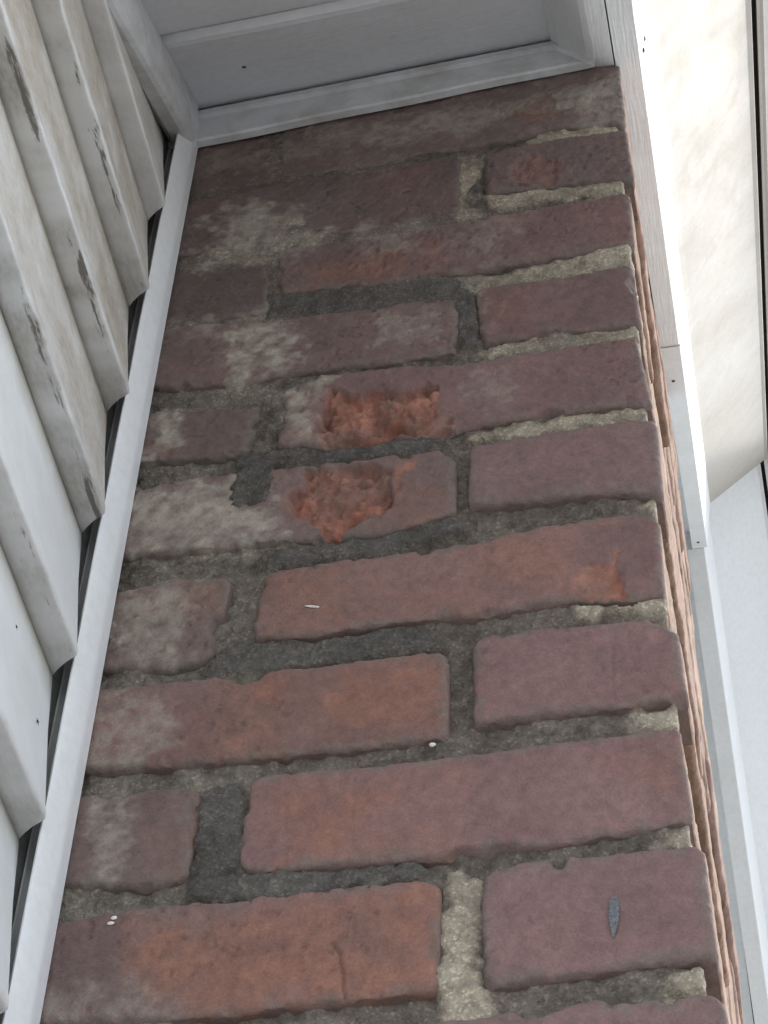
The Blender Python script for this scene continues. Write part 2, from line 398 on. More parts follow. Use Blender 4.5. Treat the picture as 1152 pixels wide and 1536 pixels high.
BEIGE = [[(-0.0872, -0.0539), (-0.0432, -0.0512), (0.002, -0.0579), (0.0037, -0.0754), (-0.0321, -0.0736), (-0.0833, -0.0713)],
 [(-0.0989, -0.1397), (-0.0722, -0.1364), (-0.0302, -0.1281), (0.0009, -0.1252), (0.0005, -0.1516), (-0.0462, -0.1531), (-0.0894, -0.1535)],
 [(-0.0878, -0.2134), (-0.0586, -0.2048), (-0.0403, -0.1998), (-0.0019, -0.2047), (-0.0003, -0.2205), (-0.041, -0.2225), (-0.086, -0.2231)],
 [(-0.0933, -0.2885), (-0.0811, -0.281), (-0.0429, -0.2769), (-0.0044, -0.278), (0.0033, -0.2954), (-0.0433, -0.2909), (-0.0743, -0.2926)],
 [(-0.1084, -0.008), (-0.089, -0.001), (-0.085, -0.0163), (-0.0911, -0.0316), (-0.096, -0.0575), (-0.0853, -0.0781), (-0.0991, -0.0787), (-0.108, -0.0594), (-0.0992, -0.0431)],
 [(-0.1038, -0.5768), (-0.0851, -0.5837), (-0.0887, -0.5956), (-0.0902, -0.628), (-0.0848, -0.6483), (-0.0883, -0.6669), (-0.1065, -0.6649), (-0.1079, -0.6123)],
 [(-0.0198, -0.5019), (-0.0107, -0.4963), (0.0037, -0.4945), (0.003, -0.5108), (-0.0188, -0.5102)], [(-0.0117, -0.5749), (-0.0011, -0.5647), (0.0044, -0.5786), (-0.0092, -0.5782)],
 [(-0.0159, -0.6443), (-0.0056, -0.6378), (0.0048, -0.643), (0.0044, -0.6525), (-0.0144, -0.6516)], [(-0.0417, -0.4256), (-0.0044, -0.4231), (-0.0009, -0.4342), (-0.0388, -0.4311)],
 [(-0.0622, -0.0008), (-0.0391, 0.0165), (0.0015, 0.006), (0.002, -0.007), (-0.0298, -0.0111)], [(-0.0091, -0.3556), (0.0016, -0.3567), (0.0032, -0.384), (-0.0032, -0.3803)]]
CEMENT = [[(-0.212, -0.1284), (-0.1491, -0.1339), (-0.0951, -0.1387), (-0.0891, -0.1523), (-0.0989, -0.1644), (-0.1481, -0.1628), (-0.2101, -0.1543)],
 [(-0.2201, -0.2898), (-0.216, -0.2738), (-0.1654, -0.2805), (-0.116, -0.2831), (-0.0968, -0.2878), (-0.1228, -0.294), (-0.1825, -0.2932)],
 [(-0.1957, -0.3569), (-0.1416, -0.3576), (-0.1016, -0.3485), (-0.095, -0.36), (-0.1411, -0.3723), (-0.1947, -0.3702)],
 [(-0.2186, -0.4337), (-0.2074, -0.4209), (-0.1648, -0.4278), (-0.1139, -0.4266), (-0.1074, -0.4414), (-0.1797, -0.4461), (-0.2166, -0.4449)],
 [(-0.2144, -0.5643), (-0.1951, -0.5681), (-0.1573, -0.5713), (-0.1174, -0.5731), (-0.1038, -0.5804), (-0.1709, -0.5837), (-0.2114, -0.5806)], [(-0.2186, -0.3066), (-0.2116, -0.2843), (-0.1967, -0.293), (-0.1974, -0.3222), (-0.2157, -0.3207)],
 [(-0.0952, -0.0592), (-0.0992, -0.0393), (-0.0903, -0.0264), (-0.0851, -0.0508)], [(-0.2145, -0.5178), (-0.1952, -0.5127), (-0.1921, -0.5692), (-0.2142, -0.5662)], [(-0.1028, -0.1421), (-0.0906, -0.1532), (-0.0878, -0.2104), (-0.0987, -0.2078)]]
PALE = [([(-0.2744, 0.0421), (-0.2154, 0.0415), (-0.1549, 0.0403), (-0.1713, 0.0205), (-0.2222, 0.015), (-0.27, 0.0189)], 0.35), ([(-0.1209, 0.051), (-0.0697, 0.0565), (-0.0104, 0.0594), (-0.0009, 0.0395), (-0.0533, 0.0306), (-0.0994, 0.0239)], 0.55),
 ([(-0.258, -0.1441), (-0.2385, -0.1422), (-0.2367, -0.1624), (-0.26, -0.1635)], 0.5), ([(-0.2264, -0.1451), (-0.2033, -0.1407), (-0.2039, -0.1605), (-0.2293, -0.1576)], 0.5),
 ([(-0.2567, -0.0748), (-0.2161, -0.0709), (-0.1835, -0.0722), (-0.1867, -0.0873), (-0.2144, -0.0944), (-0.2552, -0.091)], 0.5), ([(-0.0989, -0.1565), (-0.0875, -0.1526), (-0.0841, -0.1988), (-0.0951, -0.1993)], 0.3),
 ([(-0.0832, -0.0625), (-0.056, -0.0917), (-0.0798, -0.1276), (-0.1029, -0.1077)], 0.25), ([(-0.2711, -0.2999), (-0.2177, -0.2964), (-0.1861, -0.3475), (-0.2371, -0.3521), (-0.2684, -0.3514)], 0.85),
 ([(-0.2327, -0.1634), (-0.2018, -0.1629), (-0.186, -0.203), (-0.2265, -0.2142)], 0.9), ([(-0.256, -0.038), (-0.2279, -0.0228), (-0.2014, -0.0452), (-0.1752, -0.0759), (-0.199, -0.0841), (-0.2478, -0.0829)], 0.8),
 ([(-0.1955, -0.2297), (-0.1749, -0.2222), (-0.1741, -0.2787), (-0.1944, -0.2744)], 0.8), ([(-0.2639, -0.2344), (-0.2471, -0.2339), (-0.2497, -0.2638), (-0.2639, -0.2677)], 0.8),
 ([(-0.2728, -0.3718), (-0.2315, -0.3743), (-0.2353, -0.4355), (-0.2687, -0.4299)], 0.55), ([(-0.2763, -0.4467), (-0.2336, -0.4515), (-0.2332, -0.5), (-0.2729, -0.4948)], 0.45),
 ([(-0.2029, 0.0503), (-0.1038, 0.05), (-0.0952, 0.0226), (-0.1541, 0.0155)], 0.55), ([(-0.148, -0.1674), (-0.1176, -0.1715), (-0.1172, -0.1972), (-0.1433, -0.1942)], 0.4),
 ([(-0.151, -0.0772), (-0.119, -0.0785), (-0.1264, -0.1086), (-0.1499, -0.1095)], 0.35), ([(-0.26, -0.5212), (-0.248, -0.519), (-0.2512, -0.565), (-0.2572, -0.5649)], 0.6),
 ([(-0.0951, -0.2331), (-0.0663, -0.2306), (-0.0739, -0.2615), (-0.095, -0.2626)], 0.3), ([(-0.0318, 0.0491), (0.0025, 0.0639), (-0.0005, 0.0066), (-0.0291, 0.0071)], 0.45),
 ([(-0.1793, 0.0107), (-0.137, 0.0066), (-0.1405, -0.0177), (-0.1699, -0.0117)], 0.2), ([(-0.2716, -0.6263), (-0.2266, -0.6249), (-0.2135, -0.6431), (-0.2721, -0.6413)], 0.35),
 ([(-0.1632, -0.074), (-0.1512, -0.0698), (-0.1507, -0.0845), (-0.1607, -0.0855)], 0.6)]
SPALL = [([(-0.174, -0.2392), (-0.1677, -0.2335), (-0.1528, -0.2392), (-0.1401, -0.2384), (-0.131, -0.2429), (-0.1167, -0.2366), (-0.1079, -0.248), (-0.1092, -0.2641), (-0.0985, -0.279), (-0.1125, -0.2828), (-0.1301, -0.2778), (-0.1441, -0.2828),
   (-0.1718, -0.2803), (-0.1757, -0.2623)],
  10.0),
 ([(-0.1859, -0.317), (-0.1779, -0.2991), (-0.1628, -0.2989), (-0.1435, -0.3007), (-0.1343, -0.307), (-0.131, -0.3259), (-0.1371, -0.3405), (-0.1504, -0.3482), (-0.1629, -0.355), (-0.1726, -0.3439), (-0.1829, -0.3325)], 10.0),
 ([(-0.1336, -0.3071), (-0.1192, -0.3008), (-0.1272, -0.3149), (-0.1289, -0.3274), (-0.1325, -0.324)], 2.5),
 ([(-0.0449, -0.4105), (-0.0375, -0.3981), (-0.0274, -0.3986), (-0.0225, -0.3898), (-0.0205, -0.4178), (-0.0176, -0.4271), (-0.0416, -0.4219)], 3.2),
 ([(-0.0688, -0.0302), (-0.0544, -0.0212), (-0.0338, -0.034), (-0.0425, -0.0559), (-0.067, -0.046)], 2.0), ([(-0.0716, 0.0361), (-0.0444, 0.0488), (-0.0389, 0.0222), (-0.0577, 0.0188)], 1.5),
 ([(-0.2654, -0.2605), (-0.2565, -0.2612), (-0.2563, -0.2705), (-0.2653, -0.2686)], 2.0), ([(-0.215, -0.5218), (-0.2117, -0.5211), (-0.2136, -0.5512), (-0.2161, -0.5501)], 1.2)]
WARM = [([(-0.2388, -0.5939), (-0.173, -0.5953), (-0.1115, -0.5891), (-0.1067, -0.6392), (-0.2027, -0.6417), (-0.2362, -0.6272)], 0.9), ([(-0.1774, -0.5293), (-0.1315, -0.5281), (-0.1347, -0.5641), (-0.175, -0.5648)], 0.8),
 ([(-0.1509, -0.4541), (-0.1088, -0.4589), (-0.1114, -0.4927), (-0.1616, -0.4889)], 0.8), ([(-0.2078, -0.4535), (-0.1794, -0.4515), (-0.1776, -0.5031), (-0.2007, -0.5008)], 0.6),
 ([(-0.1973, -0.3806), (-0.1575, -0.3772), (-0.1557, -0.4169), (-0.1913, -0.4176)], 0.6), ([(-0.0884, -0.3723), (-0.0462, -0.3745), (-0.0503, -0.4038), (-0.0949, -0.3985)], 0.5),
 ([(-0.1325, -0.324), (-0.1086, -0.3236), (-0.1116, -0.3517), (-0.1484, -0.3558)], 0.45), ([(-0.1978, -0.1029), (-0.1069, -0.1032), (-0.1144, -0.1269), (-0.1922, -0.1299)], 0.5),
 ([(-0.0285, -0.5298), (-0.0051, -0.5275), (-0.0036, -0.547), (-0.0261, -0.5379)], 0.5), ([(-0.1421, -0.5206), (-0.0948, -0.5217), (-0.0948, -0.5751), (-0.1345, -0.5696)], 0.25),
 ([(-0.188, -0.3182), (-0.1752, -0.2963), (-0.17, -0.3298), (-0.1833, -0.3377)], 0.9)]
DARK = [([(-0.2836, -0.5864), (-0.2384, -0.585), (-0.2329, -0.6309), (-0.2778, -0.6406)], 0.6), ([(-0.1446, -0.6007), (-0.1335, -0.5986), (-0.1328, -0.6194), (-0.1492, -0.6208)], 0.25),
 ([(-0.0398, -0.3757), (-0.0057, -0.3699), (-0.0049, -0.4066), (-0.0193, -0.4133), (-0.0374, -0.3957)], 0.35), ([(-0.2763, -0.0842), (-0.2142, -0.0965), (-0.2105, -0.149), (-0.2735, -0.1471)], 0.3)]
CRACKS = [([(-0.1496, -0.6122), (-0.1459, -0.6212), (-0.1449, -0.6314), (-0.1434, -0.6405)], 1.6, 1.0), ([(-0.2034, -0.5949), (-0.2003, -0.6069), (-0.1927, -0.6141), (-0.1774, -0.6125), (-0.1666, -0.6066)], 0.8, 1.4),
 ([(-0.1451, -0.5201), (-0.1437, -0.5684)], 0.35, 1.0), ([(-0.029, -0.4504), (-0.0292, -0.4744), (-0.0291, -0.4954)], 0.6, 1.2), ([(-0.1517, -0.6265), (-0.1381, -0.6262)], 0.6, 1.0), ([(-0.0949, -0.5137), (-0.0365, -0.5155)], 0.0, 1.0),
 ([(-0.0361, -0.6247), (-0.0362, -0.6363)], 0.7, 0.8), ([(-0.0372, -0.6555), (-0.0382, -0.6652)], 0.6, 1.0), ([(-0.1758, -0.5176), (-0.1731, -0.5681)], 0.3, 1.0)]


GROUND_Z = -2.62
COURSE = 0.072
SLOPE = 0.65
PEAK = 0.94

def rake(y):                      # bottom line of the fascia, rising to the peak and falling again
    return 0.074 + SLOPE * (y if y < PEAK else 2 * PEAK - y)

# ---------------------------------------------------------------- ground
g = add_obj('ground', box_mesh('ground', -60, 60, -60, 60, GROUND_Z - 0.2, GROUND_Z), CONCRETE)
g['kind'] = 'structure'

# ---------------------------------------------------------------- the brick pier
pier = empty('brick_pier', (-0.135, 0.26, GROUND_Z), 'weathered red brick pier with spalled faces between the white siding and the fascia', 'brick pier')
PIER_INV = Matrix.Translation(-Vector(pier.location))

def pier_part(name, V, F, col, mat, smooth=True):
    V = np.asarray(V, np.float64)
    ctr = (V.min(0) + V.max(0)) / 2
    o = add_obj(name, np_mesh(name, V - ctr, F, col, smooth), mat, pier)
    o.location = Vector(ctr) - Vector(pier.location)
    return o

SPALLC = np.array((0.36, 0.162, 0.117)); WARMC = np.array((0.275, 0.138, 0.100)); PALEC = np.array((0.395, 0.360, 0.300)); SOOTC = np.array((0.125, 0.100, 0.098))

def brick_mesh(top, bot, left, right, depth, base, proud, seed, res=0.00095, patches=True):
    top = np.array(sorted(top)); bot = np.array(sorted(bot))
    w = max(right[0][0], right[1][0]) - min(left[0][0], left[1][0])
    h = top[:, 1].max() - bot[:, 1].min()
    nx = max(8, int(w / res)); nz = max(6, int(h / res))
    s = np.linspace(0, 1, nx + 1)[:, None]; t = np.linspace(0, 1, nz + 1)[None, :]
    xl = left[1][0] * (1 - t) + left[0][0] * t
    xr = right[1][0] * (1 - t) + right[0][0] * t
    x = xl * (1 - s) + xr * s
    zt = np.interp(x, top[:, 0], top[:, 1]); zb = np.interp(x, bot[:, 0], bot[:, 1])
    zt = zt + 0.0007 * fbm(x, x * 0, 0.012, seed); zb = zb + 0.0007 * fbm(x, x * 0 + 5, 0.012, seed)
    z = zb * (1 - t) + zt * t
    rb = 0.0032; rc = 0.0060
    dl = x - xl; dr = xr - x; db = z - zb; dt = zt - z
    if depth > 0: dr = dr + 0.0016
    dx = np.minimum(dl, dr); dz = np.minimum(db, dt)
    d = np.minimum(dx, dz)
    cm = (dx < rc) & (dz < rc)
    d = np.where(cm, rc - np.hypot(rc - dx, rc - dz), d)
    en = 0.0011 * fbm(x, z, 0.014, seed + 1) + 0.0006 * fbm(x, z, 0.004, seed + 2, 2)
    chip = np.clip(fbm(x, z, 0.024, seed + 3, 3) - 0.42, 0, 1) * 0.009
    d = d + en - chip
    dd = np.clip(d, 0, rb)
    bev = rb - np.sqrt(np.maximum(rb * rb - (rb - dd) ** 2, 0)) + np.clip(-d, 0, 0.006) * 1.6
    rough = 0.00055 * fbm(x, z, 0.030, seed + 4, 3) + 0.00045 * fbm(x, z, 0.007, seed + 6, 3) + 0.00022 * fbm(x, z, 0.0025, seed + 8, 2)
    pits = sstep(0.62, 0.85, fbm(x, z, 0.0042, seed + 31, 2)) * sstep(-0.1, 0.5, fbm(x, z, 0.05, seed + 32, 2))
    rough = rough + 0.0011 * pits
    tilt = (np.random.RandomState(int(seed * 10) % 100000).rand(2) - 0.5)
    y = -proud * 0.001 + bev + rough + tilt[0] * 0.002 * (s - 0.5) + tilt[1] * 0.0016 * (t - 0.5)
    # surface colour
    n1 = fbm(x, z, 0.045, seed + 11, 3)[..., None]; n2 = fbm(x, z, 0.011, seed + 12, 4)[..., None]; n3 = fbm(x, z, 0.07, seed + 13, 2)[..., None]
    base = np.array(base); lum = base @ np.array((0.3, 0.6, 0.1)); base = (base * 0.55 + lum * 0.45) * np.array((0.99, 0.885, 0.86))
    col = base * 1.04 * (1 + 0.12 * n1 + 0.08 * n2)
    wf = np.clip(0.22 * n3 + 0.10 * n2, 0, 0.4)
    col = col * (1 - wf) + WARMC * wf
    if patches: gl = 0.30 * sstep(-0.13, -0.22, x) + 0.16 * sstep(-0.22, 0.02, z)
    else: gl = 0
    gf = np.clip(gl * (0.8 + 0.5 * fbm(x, z, 0.03, seed + 18, 4)) + 0.34 * fbm(x, z, 0.06, seed + 15, 3) + 0.10 * fbm(x, z, 0.010, seed + 16, 3) - 0.10, 0, 0.6)[..., None]
    col = col * (1 - gf) + np.array((0.19, 0.155, 0.145)) * gf
    # cement film along the edges
    ef = (1 - sstep(0.0005, 0.0055, d + 0.004 * fbm(x, z, 0.008, seed + 17, 3)))[..., None] * 0.55
    col = col * (1 - ef) + np.array((0.17, 0.155, 0.135)) * ef
    if patches:
        for k, (poly, a) in enumerate(WARM):
            if near(x, z, poly):
                m_ = (patch(x, z, poly, 0.008, 0.008, 40 + k) * a * (0.75 + 0.35 * n2[..., 0]))[..., None]
                m_ = np.clip(m_, 0, 1); col = col * (1 - m_) + WARMC * (1 + 0.15 * n2) * m_
        for k, (poly, a) in enumerate(DARK):
            if near(x, z, poly):
                m_ = (patch(x, z, poly, 0.007, 0.007, 60 + k) * a)[..., None]; col = col * (1 - m_) + SOOTC * m_
        for k, (poly, a) in enumerate(PALE):
            if near(x, z, poly):
                m_ = patch(x, z, poly, 0.007, 0.010, 80 + k) * a * np.clip(0.75 + 0.7 * fbm(x, z, 0.006, 90 + k, 4), 0, 1.15)
                m_ = np.clip(m_, 0, 1)[..., None]; col = col * (1 - m_) + PALEC * (1 + 0.15 * n2) * m_
        for k, (poly, dep) in enumerate(SPALL):
            if near(x, z, poly, 0.01):
                m_ = patch(x, z, poly, 0.0017, 0.0030, 100 + k)
                pit = 0.75 + 0.75 * fbm(x, z, 0.022, 110 + k, 4, 0.6) - 0.55 * np.abs(fbm(x, z, 0.012, 112 + k, 4, 0.6))
                st = pit * 5; pit = 0.55 * pit + 0.45 * (np.floor(st) + sstep(0.35, 0.65, st - np.floor(st))) / 5   # layered flakes
                y = y + m_ * dep * 0.001 * np.clip(pit, 0.05, 1.6)
                cc = SPALLC if dep > 2.1 else SPALLC * 0.7
                dustf = np.clip(0.35 + 0.6 * fbm(x, z, 0.014, 115 + k, 4), 0, 0.85)[..., None]
                c2 = cc * (1 + 0.45 * fbm(x, z, 0.012, 118 + k, 4)[..., None]) * (1 - dustf) + np.array((0.235, 0.155, 0.130)) * dustf
                a_ = 1.0 if dep > 2.1 else 0.45
                mm = (m_ * a_)[..., None]; col = col * (1 - mm) + c2 * mm
        for pts, dep, wid in CRACKS:
            if near(x, z, pts, 0.01):
                dl_ = sdline(x + 0.0008 * fbm(x, z, 0.006, 131), z + 0.0008 * fbm(x, z, 0.006, 132), pts)
                m_ = 1 - sstep(0.0003, 0.0009 * wid, dl_)
                y = y + m_ * dep * 0.001
    # extend: left skirt, side columns (corner bricks) or right skirt, bottom and top skirts
    X = [x[:1], x]; Y = [np.full_like(y[:1], 0.03), y]; Z = [z[:1], z]; Cc = [col[:1], col]
    if depth > 0:
        K = int(depth / max(0.002, res))
        for k in range(1, K + 1):
            u = k / K
            yy = (y[-1:] * (1 - u) + depth * u)
            dzz = np.minimum(db[-1:], dt[-1:]) + 0.0010 * fbm(yy, z[-1:], 0.008, seed + 21)
            dyy = np.full_like(dzz, depth * (1 - u))
            de = np.clip(np.minimum(dzz, dyy + 0.001), 0, rb)
            bx = rb - np.sqrt(np.maximum(rb * rb - (rb - de) ** 2, 0)) + np.clip(-dzz, 0, 0.004) * 1.5
            xx = x[-1:] + 0.0012 - bx + 0.0009 * fbm(yy, z[-1:], 0.020, seed + 22, 4) * min(1, k / 4)
            sc = np.array((0.28, 0.185, 0.14)) * (1 + 0.25 * fbm(yy, z[-1:], 0.03, seed + 23, 4)[..., None])  # paler and warmer than the front: sunlit warmth mixed into the colour
            fade = min(1.0, k / 5.0)
            X.append(xx); Y.append(yy); Z.append(z[-1:]); Cc.append(col[-1:] * (1 - fade) + sc * fade)
    else:
        X.append(x[-1:]); Y.append(np.full_like(y[-1:], 0.03)); Z.append(z[-1:]); Cc.append(col[-1:])
    X = np.concatenate(X); Y = np.concatenate(Y); Z = np.concatenate(Z); Cc = np.concatenate(Cc)
    def skirt(A, i, val=None): return A[:, i:i + 1] if val is None else val
    nfront = nx + 2
    yb = Y[:, :1].copy(); xb = X[:, :1].copy()
    yb[:nfront] = 0.03; xb[nfront:] -= 0.03
    ytp = Y[:, -1:].copy(); xtp = X[:, -1:].copy()
    ytp[:nfront] = 0.03; xtp[nfront:] -= 0.03
    X = np.concatenate([xb, X, xtp], 1); Y = np.concatenate([yb, Y, ytp], 1)
    zb2 = Z[:, :1].copy(); zt2 = Z[:, -1:].copy(); zb2[nfront:] += 0.003; zt2[nfront:] -= 0.003
    Z = np.concatenate([zb2, Z, zt2], 1); Cc = np.concatenate([Cc[:, :1], Cc, Cc[:, -1:]], 1)
    V = np.stack([X, Y, Z], -1)
    nu, nv = V.shape[:2]
    F = grid_faces(nu, nv)
    return V.reshape(-1, 3), F, Cc.reshape(-1, 3), inner(nu, nv, True, depth == 0)

for i, (nm, top, bot, left, right, depth, base, proud) in enumerate(BRICKS):
    V, F, c, sm = brick_mesh(top, bot, left, right, depth, base, proud, 3.0 + i * 7.3)
    pier_part('brick', V, F, c, BRICK, sm)

# lower courses of the same bond, below the photographed ones, down to the ground
def rect_brick(x0, x1, depth, base, seed):
    h = 0.0615
    return brick_mesh([(x0, h), (x1, h)], [(x0, 0), (x1, 0)], [(x0, h), (x0, 0)], [(x1, h), (x1, 0)], depth, base, 0.3, seed, 0.0032, False)
low = {}
for k, (key, x0, x1, dp) in enumerate((('A1', -0.203, 0, 0.1), ('A2', -0.29, -0.213, 0), ('B1', -0.098, 0, 0.203), ('B2', -0.29, -0.108, 0))):
    low[key] = []
    for q in range(3):
        V, F, c, sm = rect_brick(x0, x1, dp, ((.25, .135, .12), (.27, .13, .105), (.22, .13, .115))[q], 300 + k * 11 + q * 5)
        me = np_mesh('brick', V, F, c, sm); me.materials.append(BRICK); low[key].append(me)
rnd = random.Random(4)
nlow = int((-0.72 - GROUND_Z) / COURSE)
for r in range(nlow):
    z0 = -0.72 - (r + 1) * COURSE + 0.005
    for key in (('B1', 'B2') if r % 2 == 0 else ('A1', 'A2')):
        o = add_obj('brick', rnd.choice(low[key]), None, pier)
        o.location = Vector((0, 0, z0)) - Vector(pier.location)

# bricks of the right-hand face (facing +X)
def side_mesh(length, seed):
    res = 0.0026
    ny = int(length / res); nz = int(0.0615 / res)
    u = np.linspace(0, length, ny + 1)[:, None] + np.zeros((1, nz + 1)); v = np.linspace(0, 0.0615, nz + 1)[None, :] + np.zeros((ny + 1, 1))
    d = np.minimum(np.minimum(u, length - u), np.minimum(v, 0.0615 - v)) + 0.0012 * fbm(u, v, 0.01, seed)
    rb = 0.005; dd = np.clip(d, 0, rb)
    bev = rb - np.sqrt(rb * rb - (rb - dd) ** 2)
    x = -bev + 0.0011 * fbm(u, v, 0.025, seed + 1, 4)
    base = np.array(((0.28, 0.185, 0.14), (0.33, 0.235, 0.18), (0.235, 0.15, 0.12))[int(seed) % 3])  # side tones carry the warmth of the sun in their colour
    col = base * (1 + 0.2 * fbm(u, v, 0.03, seed + 2, 4)[..., None])
    A = np.stack([x, u, v], -1)
    def ring(A_):
        B_ = A_.copy(); B_[..., 0] = -0.03; return B_
    A = np.concatenate([ring(A[:1]), A, ring(A[-1:])], 0); col = np.concatenate([col[:1], col, col[-1:]], 0)
    A = np.concatenate([ring(A[:, :1]), A, ring(A[:, -1:])], 1); col = np.concatenate([col[:, :1], col, col[:, -1:]], 1)
    nu, nv = A.shape[:2]
    me = np_mesh('brick', A.reshape(-1, 3), grid_faces(nu, nv)[:, ::-1], col.reshape(-1, 3), inner(nu, nv))
    me.materials.append(BRICK)
    return me
side_long = [side_mesh(0.203, 500 + 7 * q) for q in range(4)]
side_short = [side_mesh(0.098, 560 + 7 * q) for q in range(3)]
def put_side(mesh, y, z, dx):
    o = add_obj('brick', mesh, None, pier)
    o.location = Vector((dx, y, z)) - Vector(pier.location)
for k in range(-6, 10 + nlow):                       # k = 0 is the top course of the front
    z0 = -(k) * COURSE + 0.005
    stretcher = (k % 2 == 0)
    front = k >= 0
    spots = [(0.0, 0), (0.108, 1), (0.321, 1)] if stretcher else [(0.0, 1), (0.213, 1), (0.426, 0)]
    for q, (y, long) in enumerate(spots):
        if q == 0 and front: continue
        bulge = rnd.uniform(-0.0014, 0.0018)
        if k in (4, 7, 8) and q == 2: bulge += 0.002
        put_side(rnd.choice(side_long if long else side_short), y, z0, bulge)

# mortar: one sheet that wraps the corner, filling every joint
def mortar_piece(zlo, zhi, res, patches):
    xs = np.arange(-0.296, -0.0012, res); zs = np.arange(zlo, zhi + res * 0.5, res)
    ys = np.arange(0.006, 0.523, max(res * 1.5, 0.0022))
    x = xs[:, None] + np.zeros((1, len(zs))); z = zs[None, :] + np.zeros((len(xs), 1))
    y = 0.0042 + 0.0018 * fbm(x, z, 0.018, 201, 4) + 0.0015 * fbm(x, z, 0.0050, 202, 3)
    n1 = fbm(x, z, 0.03, 203, 4)[..., None]; n2 = fbm(x, z, 0.007, 204, 4)[..., None]
    col = np.array((0.155, 0.132, 0.113)) * (1 + 0.25 * n1 + 0.3 * n2)
    if patches:
        lf = (sstep(-0.13, -0.23, x) * 0.65 + 0.25 * sstep(-0.25, 0.0, z))[..., None] * np.clip(0.7 + 0.6 * n1, 0, 1.2)
        col = col * (1 - lf) + np.array((0.24, 0.215, 0.180)) * (1 + 0.35 * n2) * lf
        rf = (sstep(-0.030, 0.004, x + 0.012 * fbm(x, z, 0.02, 206, 3)) * 0.8)[..., None]
        col = col * (1 - rf) + np.array((0.385, 0.335, 0.265)) * (1 + 0.25 * n2) * rf
        fl = sstep(-0.26, -0.14, z) * sstep(-0.07, -0.13, x)
        fc = (fl * np.clip(0.6 + 0.5 * n1[..., 0], 0, 1))[..., None]; col = col * (1 - fc) + np.array((0.185, 0.148, 0.132)) * (1 + 0.25 * n2) * fc
        y = y * (1 - fl) + (0.0009 + 0.0012 * fbm(x, z, 0.02, 207, 3) + 0.0005 * fbm(x, z, 0.004, 208, 3)) * fl
        for k, (poly, a) in enumerate(PALE):
            if near(x, z, poly):
                m_ = patch(x, z, poly, 0.007, 0.010, 80 + k) * a * np.clip(0.75 + 0.7 * fbm(x, z, 0.006, 90 + k, 4), 0, 1.15)
                m_ = np.clip(m_, 0, 1)[..., None]; col = col * (1 - m_) + PALEC * (1 + 0.15 * n2) * m_
        for k, poly in enumerate(CEMENT):
            m_ = patch(x, z, poly, 0.0012, 0.0028, 210 + k)
            tgt = 0.0002 + 0.0007 * fbm(x, z, 0.02, 230 + k, 3) + 0.0004 * fbm(x, z, 0.004, 231, 2)
            if k == 5: tgt = tgt - 0.0017                 # a smear that lies on the brick face
            y = y * (1 - m_) + tgt * m_
            mm = (m_ * 0.9)[..., None]; col = col * (1 - mm) + np.array((0.115, 0.105, 0.097)) * (1 + 0.2 * n2 + 0.15 * n1) * mm
        for k, poly in enumerate(BEIGE):
            m_ = patch(x, z, poly, 0.0014, 0.0030, 240 + k)
            tgt = 0.0020 + 0.0014 * fbm(x, z, 0.020, 260 + k, 4) + 0.0006 * fbm(x, z, 0.004, 261, 2)
            y = y * (1 - m_) + tgt * m_
            mm = (patch(x, z, poly, 0.0035, 0.0050, 240 + k) * np.clip(0.85 + 0.4 * n1[..., 0], 0, 1))[..., None]; col = col * (1 - mm) + np.array((0.385, 0.335, 0.265)) * (1 + 0.15 * n2 + 0.18 * n1) * mm
    if patches:
        for poly, dep in SPALL:
            if dep > 1.9: y = y + 0.02 * (sdpoly(x, z, poly) < 0.002) * (y < 0.02)
    y[-1] += 0.002
    X = [x]; Y = [y]; Z = [z]; C_ = [col]
    xe = xs[-1]
    yy = ys[:, None] + np.zeros((1, len(zs))); zz = zs[None, :] + np.zeros((len(ys), 1))
    yy = np.maximum(yy, 0.004)
    xx = -0.0026 + 0.0018 * fbm(yy, zz, 0.02, 270, 4) + 0.0008 * fbm(yy, zz, 0.006, 271, 3)
    cs = np.array((0.385, 0.335, 0.265)) * (1 + 0.25 * fbm(yy, zz, 0.02, 272, 4)[..., None])
    X.append(xx); Y.append(yy); Z.append(zz); C_.append(cs)
    X = np.concatenate(X); Y = np.concatenate(Y); Z = np.concatenate(Z); C_ = np.concatenate(C_)
    nu, nv = X.shape
    return np.stack([X, Y, Z], -1).reshape(-1, 3), grid_faces(nu, nv), C_.reshape(-1, 3)
V, F, c = mortar_piece(-0.78, 0.15, 0.0013, True)
pier_part('mortar', V, F, c, MORTAR)
V, F, c = mortar_piece(GROUND_Z, -0.7785, 0.006, False)
pier_part('mortar', V, F, c, MORTAR)
V, F, c = mortar_piece(0.149, 0.50, 0.006, False)
V = V[:]; pier_part('mortar', V, F, c, MORTAR)
core = add_obj('core', box_mesh('core', -0.30, -0.012, 0.018, 0.515, GROUND_Z, 0.5), MORTAR, pier)
core.location = -Vector(pier.location)
ca = core.data.color_attributes.new('Col', 'FLOAT_COLOR', 'POINT')
ca.data.foreach_set('color', np.tile(np.array((0.2, 0.18, 0.15, 1), np.float32), len(core.data.vertices)))

